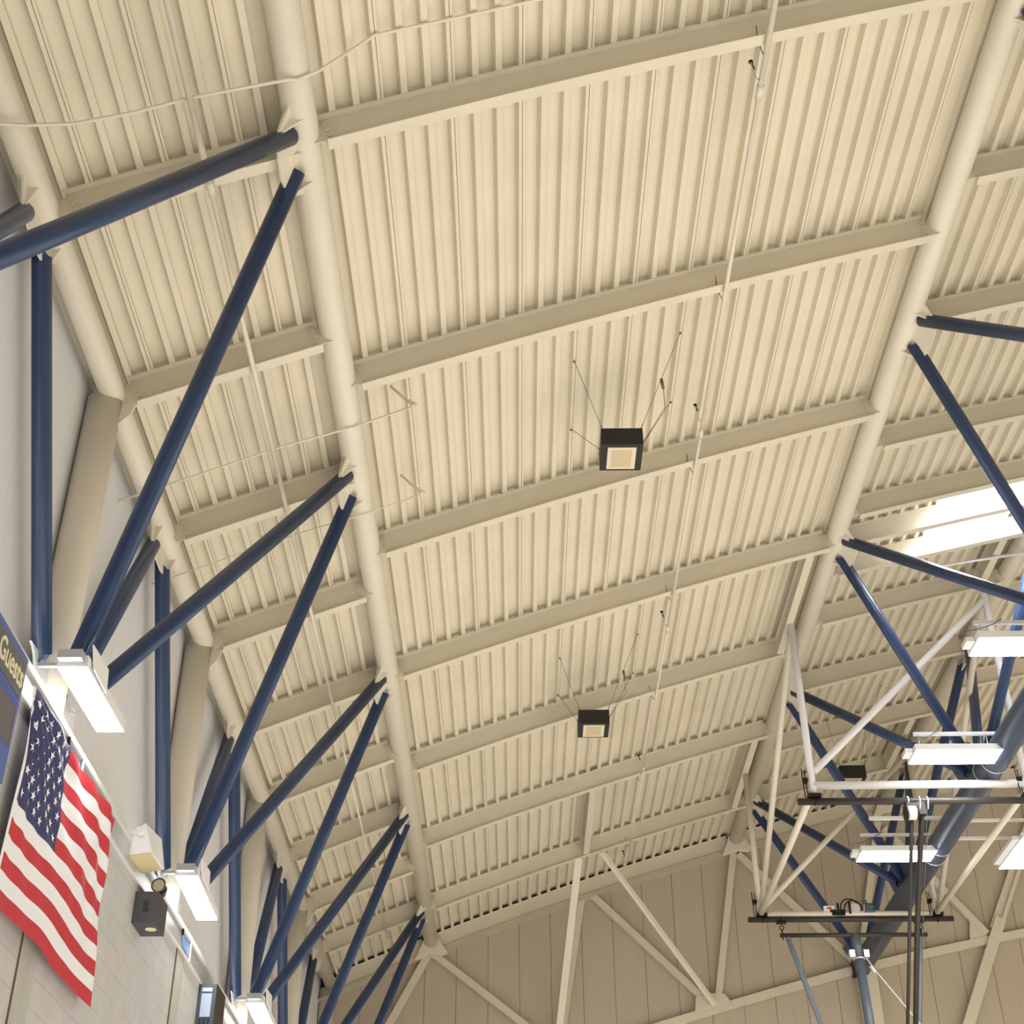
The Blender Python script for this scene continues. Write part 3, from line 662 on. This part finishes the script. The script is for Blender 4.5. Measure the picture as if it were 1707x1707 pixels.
cu = bpy.data.curves.new('Guests', 'FONT'); cu.body = 'Guests'; cu.size = 1; cu.extrude = .01; cu.bevel_depth = 0; cu.resolution_u = 4; cu.offset = .012
to = bpy.data.objects.new('tmp', cu); C.objects.link(to); bpy.context.view_layer.update()
dg = bpy.context.evaluated_depsgraph_get(); me = bpy.data.meshes.new_from_object(to.evaluated_get(dg)); bpy.data.objects.remove(to)
xs_ = [v.co.x for v in me.vertices]; ys_ = [v.co.y for v in me.vertices]; a0, a1, b0, b1 = min(xs_), max(xs_), min(ys_), max(ys_)
yl0, yl1, zb, zt = 7.845, 8.335, 4.365, 4.525
for v in me.vertices:
    fx = (v.co.x-a0)/(a1-a0); fy = (v.co.y-b0)/(b1-b0)
    v.co = V((XS+.008+v.co.z*.3, yl0+(yl1-yl0)*fx, zb+(zt-zb)*fy))-V(t['_o'])
me.materials.clear(); me.materials.append(SBLET); me.update()
lo = bpy.data.objects.new('lettering', me); C.objects.link(lo); lo.parent = np_; lo['_o'] = t['_o']
m = MB(); m.tube([(XB+.05, 8.05, z1s), (XB+.02, 8.25, z1s+.10), (XB+.0, 8.5, z1s+.12), (XB, 8.72, z1s+.05), (XB, 8.75, ZL-.05)], .006, 6); m.build('cable', CHAR, t)

# flag, 5 x 8 ft, hung flat on the wall with soft folds
FY0, FW, FZ, FH = 8.825, 2.40, 4.655, 1.545
def fpt(u, v):        # u along the wall 0..1, v down 0..1
    y = FY0+FW*u; z = FZ-FH*v
    fold = .018*math.sin(u*9+v*5)+.014*math.sin(u*31-v*14)*max(0, 1-v)*(.3+u)
    rad = .010*math.sin(math.atan2(v*FH, u*FW+.01)*26)*math.exp(-((u*1.7)**2+(v*1.2)**2)*.9)*min(1, 6*math.hypot(u, v))
    sag = .016*math.sin(math.pi*u)*(v*.0+1)
    z += -.022*math.sin(math.pi*min(1, u*1.0))*(1-v)*1.0 + .012*math.sin(u*20)*v*.35
    y += .012*math.sin(v*38)*u*.25
    return V((XB+.055+.03*v+fold+rad+.02*math.sin(u*3.0), y, z))
m = MB(); NU, NV = 120, 91
vs = [fpt(i/NU, j/NV) for j in range(NV+1) for i in range(NU+1)]
fsR, fsW, fsB = [], [], []
for j in range(NV):
    for i in range(NU):
        f = (j*(NU+1)+i, j*(NU+1)+i+1, (j+1)*(NU+1)+i+1, (j+1)*(NU+1)+i)
        if i < 2: fsW.append(f)
        elif j < 49 and i < 49: fsB.append(f)
        elif (j//7) % 2 == 0: fsR.append(f)
        else: fsW.append(f)
o0 = len(m.v); m.v += [tuple(v) for v in vs]
for fl, mt in ((fsR, RED), (fsW, FWHITE), (fsB, FBLUE)):
    k = m.m(mt)
    for f in fl: m.f.append(list(f)); m.sm.append(True); m.mi.append(k)
cu0, cu1, cv1 = 2/NU, 49/NU, 49/NV
for row in range(9):
    cnt = 6 if row % 2 == 0 else 5
    for c in range(cnt):
        u = cu0+(cu1-cu0)*((1+2*c)/12 if cnt == 6 else (2+2*c)/12); v = cv1*(row+1)/10
        cc = []
        for k in range(10):
            r = .040 if k % 2 == 0 else .0155; a = math.pi*k/5
            cc.append(fpt(u+r*math.sin(a)/FW, v-r*math.cos(a)/FH)+V((.006, 0, 0)))
        cen = fpt(u, v)+V((.006, 0, 0))
        m.add(cc+[cen], [(k, (k+1) % 10, 10) for k in range(10)], False, FWHITE)
fl = m.build('flag', None, org=(XB, FY0, FZ)); tag(fl, 'large American flag hung flat on the block wall under the ledge', 'flag')

# white wall speaker
t = thing('wall_speaker', (-3.3, 12.2, 4.65), 'white wall speaker with beige grille on a bracket above the black box', 'loudspeaker')
a = V((-3.405, 11.97, 4.635)); b = V((-3.195, 11.97, 4.665)); far = V((0, .52, .03))
m = MB(); m.add([a, b, b+far, a+far, V((-3.40, 11.92, 4.82)), V((-3.265, 11.90, 4.90)), V((-3.22, 12.35, 4.93)), V((-3.36, 12.35, 4.85))],
      [(3, 2, 1, 0), (4, 5, 6, 7), (0, 1, 5, 4), (1, 2, 6, 5), (2, 3, 7, 6), (3, 0, 4, 7)], mt=WHITE); m.build('cabinet', None, t)
m = MB(); n_ = V((.03, 0, -.2)).normalized()*.012
q4 = [a+V((.012, .015, 0))+n_, b+V((-.008, .015, 0))+n_, b+far+V((-.02, -.02, 0))+n_, a+far+V((.012, -.02, 0))+n_]
m.prism(q4, -n_*1.4); m.build('grille', BEIGEG, t)
m = MB(); m.box(XB-.01, -3.29, 11.88, 11.92, 4.80, 4.835); m.tube([(-3.30, 11.86, 4.82), (-3.30, 11.92, 4.82)], .035, 14); m.build('bracket', WHITE, t)
# emergency light box
t = thing('emergency_light', (-3.3, 12.4, 4.17), 'charcoal emergency light box with a round lamp head on top, left wall', 'emergency light')
m = MB(); m.box(XB, -3.19, 12.4, 12.78, 4.175, 4.458); eb = m.build('battery_box', CHAR, t)
m = MB()
for r in range(2):
    for c in range(4): m.box(-3.315+c*.014, -3.308+c*.014, 12.392, 12.402, 4.275+r*.055, 4.315+r*.055)
m.build('vent_slots', BLACK, eb)
m = MB(); m.tube([(-3.265, 12.58, 4.172), (-3.265, 12.58, 4.180)], .05, 16); m.build('indicator_lens', SBLET, eb)
m = MB(); m.tube([(-3.25, 12.60, 4.455), (-3.25, 12.60, 4.50)], .03, 12); m.sphere((-3.235, 12.64, 4.56), .055, 14); m.tube([(-3.235, 12.60, 4.56), (-3.24, 12.72, 4.55)], [.055, .04], 14); m.build('lamp_head', BLACK, t)
m = MB(); m.tube([(-3.253, 12.585, 4.585), (-3.247, 12.63, 4.58)], [.062, .058], 22); m.build('lens', GLASS, t)
m = MB(); m.ring((-3.253, 12.585, 4.585), (-.1, -1, 0), .062, .007, 22); m.build('lens_rim', CHAR, t)
# second box: dark cabinet with a lit-looking front panel
t = thing('display_cabinet', (-3.3, 15.45, 4.1), 'dark wall cabinet with a pale front panel under the ledge at the bottom edge', 'cabinet')
m = MB(); m.box(XB, -3.205, 15.45, 15.95, 3.95, 4.53); db = m.build('case', mat('dark_brown_case', (52, 40, 42), .45), t)
m = MB(); m.box(XB+.005, -3.21, 15.438, 15.452, 3.95, 4.525); m.build('front_frame', mat('blue_grey_frame', (62, 78, 92), .35), t)
m = MB(); m.box(XB+.04, -3.25, 15.43, 15.44, 4.18, 4.425); m.build('front_panel', mat('pale_blue_panel', (168, 182, 204), .25), t)
m = MB(); m.box(XB+.04, -3.25, 15.43, 15.44, 4.445, 4.485); m.build('front_label', mat('pale_label', (186, 190, 196), .3), t)
m = MB()
for k in range(3): m.box(XB+.035+k*.045, XB+.06+k*.045, 15.428, 15.438, 4.06, 4.16)
m.build('lamp_slots', BLACK, t)
# small ledge clips and conduit boxes over the ledge, each by its lamp
for y, nm in ((10.34, 'first'), (14.84, 'second')):
    t = thing('junction_box', (-3.62, y, 5.1), 'white junction box plate on the wall beside the %s strip lamp' % nm, 'junction box')
    m = MB(); m.box(XP, -3.64, y+.02, y+.26, 5.16, 5.34); m.build('box', WHITE, t)
    m = MB(); m.box(-3.64, -3.625, y, y+.28, 5.13, 5.17); m.box(-3.64, -3.625, y, y+.28, 5.33, 5.37); m.box(-3.64, -3.625, y, y+.05, 5.17, 5.33); m.box(-3.64, -3.625, y+.23, y+.28, 5.17, 5.33); m.build('cover_frame', WHITE, t)
for y, nm in ((10.52, 'first'), (11.24, 'second'), (12.31, 'third')):
    m = MB(); m.bar((XB-.10, y, ZL), (XB-.10, y+.07, ZL+.14), .012, .03, (1, 0, 0)); tag(m.build('ledge_clip', DARKSTEEL, org=(XB-.1, y, ZL)), 'small dark clip standing on the ledge above the flag, %s from the scoreboard' % nm, 'clip', 'ledge clips')

for o in bpy.data.objects:
    if '_o' in o: del o['_o']
